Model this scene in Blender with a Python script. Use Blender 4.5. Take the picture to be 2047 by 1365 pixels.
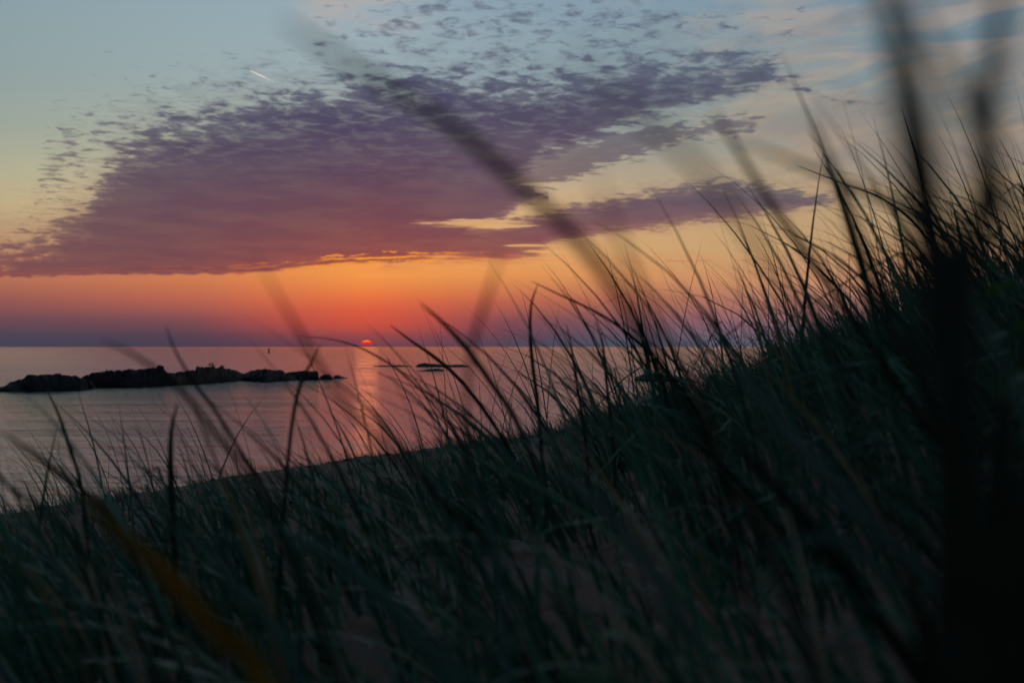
import bpy, math, random
import numpy as np
from mathutils import Vector, noise as mnoise

C = bpy.context.scene
for o in list(bpy.data.objects): bpy.data.objects.remove(o)

# ------------------------------------------------------------------ camera
F = 2580.0            # focal length in pixels of the 2047 px wide photograph
CAMZ = 3.0            # eye height above the water
HOR = 693.0           # image row of the horizon
CX = 1023.5
cam = bpy.data.cameras.new('camera')
camo = bpy.data.objects.new('camera', cam)
C.collection.objects.link(camo)
camo.location = (0, 0, CAMZ)
camo.rotation_euler = (math.radians(90) + math.atan(10.5 / F), 0, 0)
cam.sensor_width = 36.0
cam.lens = 36.0 * F / 2047.0
cam.clip_start = 0.02
cam.clip_end = 80000
cam.dof.use_dof = True
cam.dof.focus_distance = 10.0
cam.dof.aperture_fstop = 4.2
C.camera = camo

C.view_settings.view_transform = 'Standard'
C.view_settings.look = 'None'
C.view_settings.exposure = 0.0
C.view_settings.gamma = 1.0
C.view_settings.use_curve_mapping = False
C.cycles.use_denoising = True
C.cycles.max_bounces = 6
C.cycles.diffuse_bounces = 3
C.cycles.sample_clamp_indirect = 4.0
C.cycles.sample_clamp_direct = 12.0

SUN_X, SUN_Y = 733.0, 689.0
SUN_AZ = math.atan((SUN_X - CX) / F)

def az_of(x): return math.atan((x - CX) / F)
def el_of(x, y): return math.atan((HOR - y) / F * math.cos(az_of(x)))
def s2l(c):
    return [((v / 255.0) / 12.92 if v / 255.0 <= 0.04045 else ((v / 255.0 + 0.055) / 1.055) ** 2.4) for v in c]

# ------------------------------------------------------------------ node helper
class NT:
    def __init__(s, tree): s.t = tree; s.n = tree.nodes; s.l = tree.links
    def new(s, kind, **kw):
        n = s.n.new(kind)
        for k, v in kw.items(): setattr(n, k, v)
        return n
    def put(s, sock, v):
        if isinstance(v, bpy.types.NodeSocket): s.l.new(v, sock)
        elif v is not None: sock.default_value = v
    def m(s, op, a, b=None, c=None, clamp=False):
        n = s.new('ShaderNodeMath', operation=op, use_clamp=clamp)
        s.put(n.inputs[0], a); s.put(n.inputs[1], b)
        if c is not None: s.put(n.inputs[2], c)
        return n.outputs[0]
    def ss(s, v, a, b):      # smoothstep a..b -> 0..1
        n = s.new('ShaderNodeMapRange', interpolation_type='SMOOTHSTEP')
        s.put(n.inputs[0], v); s.put(n.inputs[1], a); s.put(n.inputs[2], b)
        return n.outputs[0]
    def lin(s, v, a, b, c=0.0, d=1.0):
        n = s.new('ShaderNodeMapRange')
        s.put(n.inputs[0], v); s.put(n.inputs[1], a); s.put(n.inputs[2], b); s.put(n.inputs[3], c); s.put(n.inputs[4], d)
        return n.outputs[0]
    def mix(s, f, a, b, blend='MIX'):
        n = s.new('ShaderNodeMix', data_type='RGBA', blend_type=blend)
        s.put(n.inputs[0], f)
        for i, v in ((6, a), (7, b)):
            if isinstance(v, (list, tuple)): v = (*v[:3], 1)
            s.put(n.inputs[i], v)
        return n.outputs[2]
    def xyz(s, x, y, z=0.0):
        n = s.new('ShaderNodeCombineXYZ')
        s.put(n.inputs[0], x); s.put(n.inputs[1], y); s.put(n.inputs[2], z)
        return n.outputs[0]
    def noise(s, v, scale, detail=4.0, rough=0.55, dist=0.0):
        n = s.new('ShaderNodeTexNoise')
        s.put(n.inputs['Vector'], v); n.inputs['Scale'].default_value = scale
        n.inputs['Detail'].default_value = detail; n.inputs['Roughness'].default_value = rough
        n.inputs['Distortion'].default_value = dist
        return n.outputs['Fac']
    def ramp(s, f, stops, interp='LINEAR'):
        n = s.new('ShaderNodeValToRGB'); cr = n.color_ramp; cr.interpolation = interp
        stops = sorted(stops)
        cr.elements[0].position = stops[0][0]; cr.elements[0].color = (*stops[0][1], 1)
        cr.elements[1].position = stops[-1][0]; cr.elements[1].color = (*stops[-1][1], 1)
        for p, c in stops[1:-1]:
            e = cr.elements.new(p); e.color = (*c, 1)
        s.put(n.inputs[0], f)
        return n.outputs[0]

# ------------------------------------------------------------------ world: dusk sky with a bank of altocumulus
world = bpy.data.worlds.new('World'); C.world = world; world.use_nodes = True
w = NT(world.node_tree); w.n.clear()
out = w.new('ShaderNodeOutputWorld'); bg = w.new('ShaderNodeBackground')
w.l.new(bg.outputs[0], out.inputs[0])
tc = w.new('ShaderNodeTexCoord'); sep = w.new('ShaderNodeSeparateXYZ'); w.l.new(tc.outputs['Generated'], sep.inputs[0])
X, Y, Z = sep.outputs
AZ = w.m('ARCTAN2', X, Y)
EL = w.m('ARCSINE', w.m('MINIMUM', w.m('MAXIMUM', Z, -1.0), 1.0))
A0, A1 = az_of(-700), az_of(2750)
TA = w.lin(AZ, A0, A1)                   # azimuth 0..1 over the part of the sky the curves describe
ES = 0.30
TE = w.m('DIVIDE', EL, ES, clamp=True)

def col_ramp(x, stops):
    return w.ramp(TE, [(max(0.0, min(1.0, el_of(x, y) / ES)), s2l(c)) for y, c in stops])
cols = [
 (-500, [(0,(112,142,156)),(250,(134,150,146)),(400,(160,146,122)),(560,(140,90,84)),(640,(86,66,84)),(692,(58,62,80))]),
 (45,  [(0,(133,160,168)),(150,(143,163,163)),(250,(156,167,152)),(330,(178,174,142)),(400,(194,172,128)),(470,(192,150,108)),(555,(186,112,82)),(600,(152,88,80)),(640,(108,73,84)),(670,(78,68,84)),(692,(66,66,82))]),
 (400, [(0,(138,165,176)),(150,(150,170,172)),(250,(165,172,156)),(330,(185,174,142)),(430,(205,160,105)),(545,(214,125,72)),(600,(184,96,74)),(640,(122,74,80)),(670,(82,64,80)),(692,(68,62,80))]),
 (730, [(0,(142,168,182)),(150,(152,172,176)),(300,(178,172,148)),(430,(222,165,98)),(510,(243,152,62)),(550,(243,148,60)),(590,(235,118,50)),(625,(206,82,54)),(650,(170,66,60)),(672,(98,60,74)),(692,(76,60,78))]),
 (1000,[(0,(130,158,175)),(150,(142,164,172)),(300,(172,166,146)),(430,(220,172,108)),(510,(232,160,84)),(550,(228,144,74)),(600,(190,98,70)),(640,(118,72,82)),(670,(88,66,84)),(692,(72,68,86))]),
 (1250,[(0,(122,152,170)),(100,(128,154,166)),(250,(146,158,154)),(330,(168,156,134)),(430,(204,163,110)),(500,(210,160,102)),(550,(212,144,88)),(600,(178,106,82)),(640,(130,84,90)),(670,(98,82,98)),(692,(72,80,100))]),
 (1550,[(0,(116,146,164)),(100,(126,150,160)),(250,(148,153,143)),(350,(163,149,124)),(430,(190,155,108)),(500,(195,155,107)),(560,(200,142,102)),(610,(172,114,100)),(650,(136,100,114)),(692,(96,98,118))]),
 (2000,[(0,(94,126,146)),(150,(112,134,142)),(250,(138,134,126)),(330,(152,138,118)),(430,(166,142,104)),(500,(172,134,98)),(560,(176,128,102)),(620,(152,112,112)),(692,(108,100,120))]),
 (2700,[(0,(84,112,132)),(250,(104,118,126)),(430,(128,118,108)),(560,(130,104,106)),(692,(84,84,104))]),
]
cur = col_ramp(*cols[0])
for (x0, _), (x1, st) in zip(cols, cols[1:]):
    cur = w.mix(w.lin(AZ, az_of(x0), az_of(x1)), cur, col_ramp(x1, st))
sky = cur
# glow round the sinking sun
sx = w.m('DIVIDE', w.m('SUBTRACT', AZ, SUN_AZ), 0.085)
sy = w.m('DIVIDE', w.m('SUBTRACT', EL, el_of(730, 640)), 0.018)
g = w.m('EXPONENT', w.m('MULTIPLY', w.m('ADD', w.m('MULTIPLY', sx, sx), w.m('MULTIPLY', sy, sy)), -1.0))
sky = w.mix(w.m('MULTIPLY', g, 0.40), sky, s2l((232, 82, 44)))
hs = w.new('ShaderNodeHueSaturation'); w.put(hs.inputs['Color'], sky); w.put(hs.inputs['Saturation'], w.lin(EL, el_of(700, 540), el_of(700, 300), 0.97, 0.82)); sky = hs.outputs[0]

def fcurve(pts, t=TA):
    """value of a boundary row (photo rows) at every azimuth, as an elevation"""
    n = w.new('ShaderNodeFloatCurve'); cv = n.mapping.curves[0]
    P = [((az_of(x) - A0) / (A1 - A0), el_of(x, y) / 0.5 + 0.2) for x, y in pts]
    while len(cv.points) < len(P): cv.points.new(0.5, 0.5)
    for p, (a, b) in zip(cv.points, P): p.location = (a, b); p.handle_type = 'AUTO_CLAMPED'
    n.mapping.extend = 'HORIZONTAL'
    n.mapping.update(); w.put(n.inputs['Value'], t)
    return w.m('MULTIPLY', w.m('SUBTRACT', n.outputs[0], 0.2), 0.5)
PX = 1.0 / F
# cloud plane coordinates: puffs shrink and flatten towards the horizon
zp = w.m('ADD', w.m('MAXIMUM', Z, 0.0), 0.035)
cp = w.xyz(w.m('DIVIDE', X, zp), w.m('MULTIPLY', w.m('DIVIDE', Y, zp), 0.75), 0.0)
nA = w.noise(cp, 11.0, 6.0, 0.6, 0.35)
nB = w.noise(cp, 2.2, 3.0, 0.5)
nD = w.noise(cp, 15.0, 5.0, 0.6, 0.3)
ca_ = w.xyz(w.m('MULTIPLY', AZ, 14.0), w.m('MULTIPLY', EL, 150.0), 0.3)   # flat streaks near the horizon
nS = w.noise(ca_, 1.6, 5.0, 0.62, 0.2)
nM = w.noise(w.xyz(w.m('MULTIPLY', AZ, 46.0), w.m('MULTIPLY', EL, 150.0), 8.3), 1.6, 5.0, 0.6, 0.3)   # mottled low cloud away from the sun
streaky = w.m('MULTIPLY', w.ss(AZ, az_of(420), az_of(800)), w.ss(AZ, az_of(1330), az_of(1120)))
nS = w.m('ADD', w.m('MULTIPLY', nS, streaky), w.m('MULTIPLY', nM, w.m('SUBTRACT', 1.0, streaky)))
# blend: high up -> puffs, low -> streaks
lowf = w.ss(EL, 0.115, 0.065)
nMix = w.m('ADD', w.m('MULTIPLY', nA, w.m('SUBTRACT', 1.0, lowf)), w.m('MULTIPLY', nS, lowf))
nTot = w.m('ADD', w.m('MULTIPLY', nMix, 0.8), w.m('MULTIPLY', nB, 0.2))

def layer(top, bot, wt, wb, amp, gain=1.0, nz=nTot, cut=0.0, cap=1.3, soft=0.0):
    dU = w.m('DIVIDE', w.m('SUBTRACT', fcurve(top), EL), wt * PX)
    dL = w.m('DIVIDE', w.m('SUBTRACT', EL, fcurve(bot)), w.m('MULTIPLY', wb, PX))
    d = w.m('MINIMUM', w.m('MINIMUM', dU, dL), cap)
    d = w.m('MAXIMUM', d, -1.6)
    v = w.m('ADD', d, w.m('MULTIPLY', w.m('SUBTRACT', nz, 0.5), amp))
    a = w.ss(v, cut - 0.08 - soft, cut + 0.58 + soft)
    global lastv; lastv = v
    return w.m('MULTIPLY', a, gain) if gain != 1.0 else a
L1 = layer([(-700,560),(-300,530),(-60,492),(40,462),(110,435),(180,372),(225,290),(300,232),(400,205),(500,180),(600,158),(700,142),(850,138),(1000,142),(1100,140),(1200,120),(1300,100),(1400,94),(1480,92),(1540,115),(1600,170),(1700,230),(2750,420)],
           [(-700,562),(-60,556),(200,551),(420,549),(520,545),(600,536),(700,527),(850,524),(900,500),(950,455),(1000,400),(1045,352),(1085,330),(1200,276),(1300,238),(1400,214),(1500,188),(1570,172),(1640,185),(2750,470)],
           76, w.lin(AZ, az_of(760), az_of(1050), 5.0, 30.0), 4.6, cap=2.5)
V1 = lastv
L2 = layer([(-700,560),(750,560),(810,446),(850,440),(930,446),(1040,432),(1120,412),(1200,398),(1300,376),(1400,360),(1500,362),(1600,378),(1690,400),(1740,440),(2750,760)],
           [(-700,528),(750,528),(800,528),(850,526),(980,525),(1060,512),(1100,492),(1200,474),(1300,462),(1400,448),(1500,436),(1600,424),(1690,404),(1740,398),(2750,500)],
           26, 20, 4.0, cap=1.6)
V2 = lastv
L6 = layer([(-700,500),(740,500),(800,300),(930,312),(1000,332),(1060,368),(1100,394),(1130,760),(2750,760)],
           [(-700,455),(740,480),(800,480),(840,478),(930,468),(1000,446),(1050,412),(1090,401),(1130,560),(2750,500)],
           24, 22, 3.6, cap=1.6)
V6 = lastv
L3 = layer([(-700,420),(860,420),(930,330),(1000,300),(1100,288),(1250,264),(1400,238),(1500,232),(1560,260),(1640,700),(2750,760)],
           [(-700,372),(860,372),(930,385),(1000,396),(1100,372),(1250,318),(1400,272),(1500,262),(1560,200),(1640,300),(2750,500)],
           32, 26, 5.0, 0.78, cut=-0.25)
# loose puffs above the bank
L4 = layer([(-700,400),(540,400),(640,60),(720,0),(800,-60),(1200,-60),(1500,10),(1640,90),(1700,600),(2750,760)],
           [(-700,110),(540,110),(640,110),(800,135),(1100,130),(1500,80),(1640,60),(1700,0),(2750,500)],
           110, 90, 7.5, 0.85, nz=nD, cut=0.95, soft=0.55)
L5 = layer([(-700,600),(-100,560),(40,430),(80,290),(110,205),(200,168),(420,110),(600,100),(700,90),(800,600),(2750,760)],
           [(-700,700),(-100,600),(40,500),(150,420),(250,300),(400,200),(600,160),(700,140),(800,90),(2750,500)],
           90, 90, 7.0, 0.8, nz=nD, cut=1.1, soft=0.5)
# dark body colour of the clouds
def ccol(x, stops): return col_ramp(x, stops)
cc = [(0,[(150,(100,98,112)),(330,(104,90,100)),(450,(112,86,90)),(550,(128,78,78))]),
      (350,[(150,(86,88,110)),(250,(80,76,99)),(350,(92,75,92)),(450,(110,76,85)),(545,(124,74,78))]),
      (750,[(60,(96,98,118)),(150,(76,76,102)),(250,(80,70,96)),(350,(96,71,90)),(430,(117,72,82)),(500,(142,75,75)),(528,(156,78,70))]),
      (1150,[(60,(92,98,116)),(150,(80,82,106)),(250,(84,76,98)),(350,(104,84,98)),(430,(112,82,94)),(500,(142,84,82))]),
      (1500,[(80,(82,90,112)),(200,(84,84,102)),(300,(104,100,108)),(400,(98,86,98)),(450,(136,96,92))]),
      (2100,[(80,(84,98,116)),(250,(110,108,116)),(430,(112,96,100))])]
cbody = ccol(*cc[0])
for (x0, _), (x1, st) in zip(cc, cc[1:]):
    cbody = w.mix(w.lin(AZ, az_of(x0), az_of(x1)), cbody, ccol(x1, st))
V1 = w.m('MAXIMUM', V1, w.m('MAXIMUM', V2, V6))
cbody = w.mix(w.m('MULTIPLY', w.m('MULTIPLY', w.ss(V1, 1.3, 0.3), w.ss(V1, -0.8, 0.1)), 0.16), cbody, sky)
cbody = w.mix(w.m('MULTIPLY', w.ss(nB, 0.62, 0.36), 0.05), cbody, sky)
cbody = w.mix(w.m('MULTIPLY', w.m('MULTIPLY', w.ss(nA, 0.56, 0.36), w.ss(EL, el_of(700, 420), el_of(700, 200))), 0.16), cbody, sky)
# thin veils of peach cirrus on the right and top
cv_ = w.xyz(w.m('MULTIPLY', w.m('ADD', AZ, w.m('MULTIPLY', EL, 0.6)), 9.0), w.m('MULTIPLY', w.m('SUBTRACT', EL, w.m('MULTIPLY', AZ, 0.12)), 42.0), 2.7)
nC = w.noise(cv_, 1.3, 5.0, 0.55, 0.5)
veilmask = w.m('MULTIPLY', w.ss(AZ, az_of(1150), az_of(1600)), w.m('MULTIPLY', w.ss(EL, el_of(1500, 470), el_of(1500, 380)), w.ss(EL, el_of(1500, -250), el_of(1500, 60))))
veil = w.m('MULTIPLY', w.ss(nC, 0.40, 0.64), veilmask)
vcol = w.ramp(TE, [(el_of(1600, 430)/ES, s2l((208,168,116))), (el_of(1600, 300)/ES, s2l((194,164,132))), (el_of(1600, 60)/ES, s2l((184,164,148)))])
sky2 = w.mix(w.m('MULTIPLY', veil, 0.5), sky, vcol)
nG = w.noise(cv_, 0.55, 3.0, 0.5)
greyv = w.m('MULTIPLY', w.ss(nG, 0.42, 0.62), veilmask)
sky2 = w.mix(w.m('MULTIPLY', greyv, 0.6), sky2, s2l((146, 134, 128)))
tv = w.m('MULTIPLY', w.m('MULTIPLY', w.ss(AZ, az_of(560), az_of(660)), w.ss(AZ, az_of(900), az_of(760))), w.m('MULTIPLY', w.ss(EL, el_of(700, 90), el_of(700, 10)), w.ss(nC, 0.3, 0.6)))
sky2 = w.mix(w.m('MULTIPLY', tv, 0.65), sky2, s2l((186, 172, 164)))
res = w.mix(w.m('MULTIPLY', w.ss(V1, -0.9, 0.5), 0.30), sky2, cbody)     # soft veil round the bank
for L in (L4, L5, L3, L1, L6, L2):
    res = w.mix(L, res, cbody)
# long slots of open sky in the lower right of the bank
hole = None
for hx, hy, hw, hh_ in ((955,447,115,10),(1120,368,80,5),(1130,503,90,4),(1050,491,45,2.5),(1290,472,60,4)):
    ex = w.m('DIVIDE', w.m('SUBTRACT', AZ, az_of(hx)), hw * PX)
    ey = w.m('DIVIDE', w.m('SUBTRACT', EL, el_of(hx, hy)), hh_ * PX)
    q = w.m('SUBTRACT', w.m('SUBTRACT', 1.0, w.m('ADD', w.m('MULTIPLY', ex, ex), w.m('MULTIPLY', ey, ey))), w.m('MULTIPLY', w.m('SUBTRACT', nS, 0.5), 4.0))
    q = w.ss(q, -0.1, 0.7)
    hole = q if hole is None else w.m('MAXIMUM', hole, q)
res = w.mix(w.m('MULTIPLY', hole, 0.85), res, sky)
# rim of the bank lit from below by the sun
lo = fcurve([(-700,570),(0,556),(200,552),(400,549),(480,546),(560,538),(640,530),(740,524),(850,521),(950,523),(1060,527),(1300,522),(1700,519),(2750,500)])
vv = w.m('DIVIDE', w.m('SUBTRACT', EL, lo), PX)
rs = w.noise(w.xyz(w.m('MULTIPLY', AZ, 30.0), w.m('MULTIPLY', EL, 40.0), 1.1), 2.4, 5.0, 0.6, 0.3)
rs2 = w.noise(w.xyz(w.m('MULTIPLY', AZ, 16.0), w.m('MULTIPLY', EL, 20.0), 4.4), 2.0, 4.0, 0.6, 0.2)
def band(off, wid, nz, amp):
    q = w.m('DIVIDE', w.m('SUBTRACT', vv, w.m('ADD', off, w.m('MULTIPLY', w.m('SUBTRACT', nz, 0.5), amp))), wid)
    return w.m('EXPONENT', w.m('MULTIPLY', w.m('MULTIPLY', q, q), -1.0))
ga = w.m('DIVIDE', w.m('SUBTRACT', AZ, az_of(760)), 0.088)
ga = w.m('EXPONENT', w.m('MULTIPLY', w.m('MULTIPLY', ga, ga), -1.0))
rimv = w.m('MAXIMUM', w.m('MULTIPLY', band(8.0, 2.0, rs, 12.0), w.ss(rs2, 0.3, 0.5)), w.m('MULTIPLY', band(0.0, 2.2, rs2, 12.0), w.ss(rs, 0.40, 0.6)))
rimv = w.m('MAXIMUM', rimv, w.m('MULTIPLY', band(16.0, 1.8, rs2, 22.0), w.ss(rs, 0.45, 0.6)))
rimc = w.mix(ga, s2l((232, 108, 60)), s2l((255, 158, 34)))
res = w.mix(w.m('MULTIPLY', w.m('MULTIPLY', rimv, w.m('ADD', w.m('MULTIPLY', ga, 0.9), 0.10)), 1.0, clamp=True), res, rimc)
# a few hair-thin red cloud lines to the right, just above the grass
ln = band(0.5, 1.3, rs2, 5.0)
lnm = w.m('MULTIPLY', w.ss(AZ, az_of(1120), az_of(1240)), w.ss(rs, 0.44, 0.56))
res = w.mix(w.m('MULTIPLY', w.m('MULTIPLY', ln, lnm), 0.55), res, s2l((196, 112, 92)))
# overhead and behind: dim blue dusk, a little of the physical sky for its spread
nish = w.new('ShaderNodeTexSky', sky_type='NISHITA')
nish.sun_disc = False; nish.sun_elevation = math.radians(0.6); nish.sun_rotation = SUN_AZ
nish.altitude = 0; nish.air_density = 1.2; nish.dust_density = 2.0; nish.ozone_density = 1.5
up = w.ramp(w.m('DIVIDE', EL, math.pi / 2, clamp=True), [(0.0, s2l((70,74,94))), (0.12, s2l((88,90,108))), (0.3, s2l((76,98,122))), (0.6, s2l((52,76,104))), (1.0, s2l((38,60,88)))])
up = w.mix(1.0, up, (1.05, 1.2, 1.08), 'MULTIPLY')
up = w.mix(w.m('MULTIPLY', w.ss(w.m('ABSOLUTE', AZ), 1.0, 2.4), w.m('MULTIPLY', w.ss(EL, 1.35, 0.8), 0.72)), up, (0.004, 0.006, 0.008))
up = w.mix(0.05, up, nish.outputs[0])
front = w.m('MULTIPLY', w.ss(w.m('ABSOLUTE', AZ), 1.7, 0.5), w.ss(EL, 0.75, 0.27))
res = w.mix(front, up, res)
res = w.mix(w.ss(EL, -0.001, -0.02), res, (0.006, 0.008, 0.012))
w.l.new(res, bg.inputs[0]); bg.inputs[1].default_value = 1.0

# ------------------------------------------------------------------ sun lamp (low and weak behind the haze)
sl = bpy.data.lights.new('sun_light', 'SUN'); slo = bpy.data.objects.new('sun_light', sl); C.collection.objects.link(slo)
sl.energy = 0.00025; sl.angle = math.radians(1.1); sl.color = (1.0, 0.30, 0.10)
dv = Vector((math.sin(SUN_AZ), math.cos(SUN_AZ), math.tan(math.radians(0.9)))).normalized()
slo.rotation_euler = dv.to_track_quat('Z', 'Y').to_euler()
slo.location = (0, 0, 50)

# ------------------------------------------------------------------ object helpers
def obj(name, V, Fc, mat, parent=None, smooth=False):
    me = bpy.data.meshes.new(name); me.from_pydata([tuple(v) for v in V], [], [tuple(f) for f in Fc]); me.update()
    if mat: me.materials.append(mat)
    if smooth: me.polygons.foreach_set('use_smooth', [True] * len(me.polygons))
    o = bpy.data.objects.new(name, me); C.collection.objects.link(o)
    if parent: o.parent = parent
    return o
def obj_np(name, V, Q, mat, smooth=False):
    """V (n,3) float, Q (m,4) int"""
    me = bpy.data.meshes.new(name)
    me.vertices.add(len(V)); me.vertices.foreach_set('co', np.asarray(V, np.float32).ravel())
    me.loops.add(Q.size); me.loops.foreach_set('vertex_index', Q.astype(np.int32).ravel())
    me.polygons.add(len(Q)); me.polygons.foreach_set('loop_start', np.arange(0, Q.size, 4, dtype=np.int32))
    me.polygons.foreach_set('loop_total', np.full(len(Q), 4, np.int32))
    if smooth: me.polygons.foreach_set('use_smooth', np.ones(len(Q), bool))
    me.update(calc_edges=True); me.validate()
    me.materials.append(mat)
    o = bpy.data.objects.new(name, me); C.collection.objects.link(o)
    return o
def tag(o, label=None, cat=None, group=None, kind=None):
    if label: o['label'] = label
    if cat: o['category'] = cat
    if group: o['group'] = group
    if kind: o['kind'] = kind
    return o
def mat(name):
    m = bpy.data.materials.new(name); m.use_nodes = True
    t = NT(m.node_tree); return m, t, t.n['Principled BSDF'], t.n['Material Output']
def at(x, y, d):
    """the point d metres out on the sight line of photo pixel (x, y)"""
    v = Vector(((x - CX) / F, 1.0, (HOR - y) / F))
    return Vector((0, 0, CAMZ)) + v * d
def interp(pts):
    xs = np.array([az_of(p[0]) for p in pts]); ys = np.array([(HOR - p[1]) / F for p in pts])
    return lambda a: np.interp(a, xs, ys)

# ------------------------------------------------------------------ terrain
SIL = interp([(-900,1080),(-300,1045),(0,1012),(350,968),(700,918),(1050,874),(1250,838),(1400,808),(1500,772),(1600,735),(1800,690),(2047,650),(2600,600)])
DC = lambda a: np.interp(a, [az_of(x) for x in (-300, 0, 700, 1050, 1400, 1800, 2300)], [21, 24, 33, 40, 16, 9, 8])
rng = np.random.default_rng(7)
def vnoise(x, y, s, seed=0):
    """cheap smooth value noise on arrays"""
    x = x * s + seed * 17.3; y = y * s - seed * 9.1
    xi = np.floor(x).astype(np.int64); yi = np.floor(y).astype(np.int64); fx = x - xi; fy = y - yi
    fx = fx * fx * (3 - 2 * fx); fy = fy * fy * (3 - 2 * fy)
    def h(a, b):
        n = (a * 374761393 + b * 668265263 + seed * 1442695) & 0x7fffffff
        n = ((n ^ (n >> 13)) * 1274126177) & 0x7fffffff
        return ((n ^ (n >> 16)) & 0xffff) / 65535.0
    return (h(xi, yi) * (1 - fx) + h(xi + 1, yi) * fx) * (1 - fy) + (h(xi, yi + 1) * (1 - fx) + h(xi + 1, yi + 1) * fx) * fy - 0.5
def ground(x, y):
    x = np.asarray(x, float); y = np.asarray(y, float)
    a = np.arctan2(x, y); d = np.hypot(x, y)
    aa = np.clip(a, -0.65, 0.62)
    s = SIL(aa); dc = DC(aa)
    s = np.where(np.abs(a) > 0.65, s * np.clip(1 - (np.abs(a) - 0.65) / 1.2, 0, 1), s)
    rel = s * d - 0.50 * np.exp(-(d / 3.2) ** 1.5) - 0.10 * np.clip((dc - d) / dc, 0, 1) * np.clip(d / 3, 0, 1)
    over = np.clip(d - dc, 0, None)
    # beyond the crest or the waterline the land dips under the lake
    fall = over * 0.10 + over ** 2 * 0.012
    rel = rel - np.where(np.abs(a) < 1.35, np.minimum(fall, 8.0), 0)
    rel = np.where(np.abs(a) > 1.35, np.clip(rel, -2.0, 3.0), rel)
    z = CAMZ + np.maximum(rel, -6.0)
    amp = np.clip(d / 6, 0.12, 1.0)
    z = z + amp * (0.10 * vnoise(x, y, 0.8, 1) + 0.05 * vnoise(x, y, 2.3, 2)) + 0.038 * vnoise(x, y, 6.0, 3) + 0.012 * vnoise(x, y, 19.0, 4)
    # shallow wind ripples and scuffed footprints in the sand
    z = z + 0.006 * np.sin(9.0 * (y + 0.25 * x) + 5 * vnoise(x, y, 1.1, 5)) * np.clip(8 / (d + 1), 0, 1)
    return z
def gz(x, y): return float(ground(np.array([x]), np.array([y]))[0])

azs = np.concatenate([np.linspace(-math.pi, -0.75, 90, endpoint=False), np.linspace(-0.75, 0.75, 620, endpoint=False), np.linspace(0.75, math.pi, 91)])
rr = np.concatenate([[0.0], np.geomspace(0.25, 60, 420), np.geomspace(64, 6000, 30)])
AA, RR = np.meshgrid(azs, rr)
gx = RR * np.sin(AA); gy = RR * np.cos(AA); gzv = ground(gx, gy)
# one sheet all the way out: level dune country inland, lake bed outwards
na, nr = len(azs), len(rr)
V = np.stack([gx, gy, gzv], -1).reshape(-1, 3)
ii, jj = np.meshgrid(np.arange(nr - 1), np.arange(na - 1), indexing='ij')
Q = np.stack([ii * na + jj, ii * na + jj + 1, (ii + 1) * na + jj + 1, (ii + 1) * na + jj], -1).reshape(-1, 4)[:, ::-1]
ms, t, b, o_ = mat('reddish_beach_sand')
tcn = t.new('ShaderNodeTexCoord').outputs['Object']
n1 = t.noise(tcn, 1.7, 5, 0.6); n2 = t.noise(tcn, 22, 4, 0.65); n3 = t.noise(tcn, 260, 2, 0.6)
c1 = t.ramp(n1, [(0.3, (0.18, 0.086, 0.062)), (0.55, (0.28, 0.146, 0.108)), (0.75, (0.36, 0.21, 0.16))])
c1 = t.mix(t.ss(n2, 0.56, 0.70), c1, (0.10, 0.062, 0.05)); c1 = t.mix(t.m('MULTIPLY', t.ss(n3, 0.6, 0.75), 0.5), c1, (0.42, 0.33, 0.28))
t.put(b.inputs['Base Color'], c1); b.inputs['Roughness'].default_value = 0.93
b.inputs['Specular IOR Level'].default_value = 0.2
bp = t.new('ShaderNodeBump'); bp.inputs['Strength'].default_value = 0.9; bp.inputs['Distance'].default_value = 0.02
t.l.new(t.m('ADD', t.m('MULTIPLY', n2, 0.8), t.m('MULTIPLY', n3, 0.2)), bp.inputs['Height']); t.l.new(bp.outputs[0], b.inputs['Normal'])
gnd = obj_np('ground', V, Q, ms, True); tag(gnd, kind='structure', label='dark reddish sand of the dune and beach')

# ------------------------------------------------------------------ water
mw, t, b, o_ = mat('lake_water')
geo = t.new('ShaderNodeNewGeometry').outputs['Position']
sp = t.new('ShaderNodeSeparateXYZ'); t.l.new(geo, sp.inputs[0])
dist = t.m('SQRT', t.m('ADD', t.m('MULTIPLY', sp.outputs[0], sp.outputs[0]), t.m('MULTIPLY', sp.outputs[1], sp.outputs[1])))
wv1 = t.xyz(sp.outputs[0], sp.outputs[1], 0.0)
h1 = t.noise(wv1, 1.5, 3, 0.55, 0.3)          # chop, about half a metre
h2 = t.noise(t.xyz(t.m('MULTIPLY', sp.outputs[0], 1.7), sp.outputs[1], 3.0), 6.5, 2, 0.5)   # ripples
h3 = t.noise(t.xyz(t.m('MULTIPLY', sp.outputs[0], 0.12), t.m('MULTIPLY', sp.outputs[1], 0.5), 7.0), 0.5, 3, 0.5)  # gusts and long swell
h4 = t.noise(t.xyz(t.m('MULTIPLY', sp.outputs[0], 0.3), sp.outputs[1], 5.0), 0.6, 4, 0.6, 0.3)
hh = t.m('ADD', t.m('ADD', t.m('ADD', t.m('MULTIPLY', h4, 0.05), t.m('MULTIPLY', h1, 0.062)), t.m('MULTIPLY', h2, 0.026)), t.m('MULTIPLY', h3, 0.13))
bp = t.new('ShaderNodeBump'); bp.inputs['Strength'].default_value = 1.0; bp.inputs['Distance'].default_value = 1.0
t.l.new(hh, bp.inputs['Height']); t.l.new(bp.outputs[0], b.inputs['Normal'])
b.inputs['Base Color'].default_value = (0.006, 0.010, 0.014, 1)
b.inputs['IOR'].default_value = 1.8
gust = t.noise(t.xyz(t.m('MULTIPLY', sp.outputs[0], 0.18), sp.outputs[1], 11.0), 0.11, 7, 0.72, 0.4)   # ruffled and calmer patches
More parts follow.
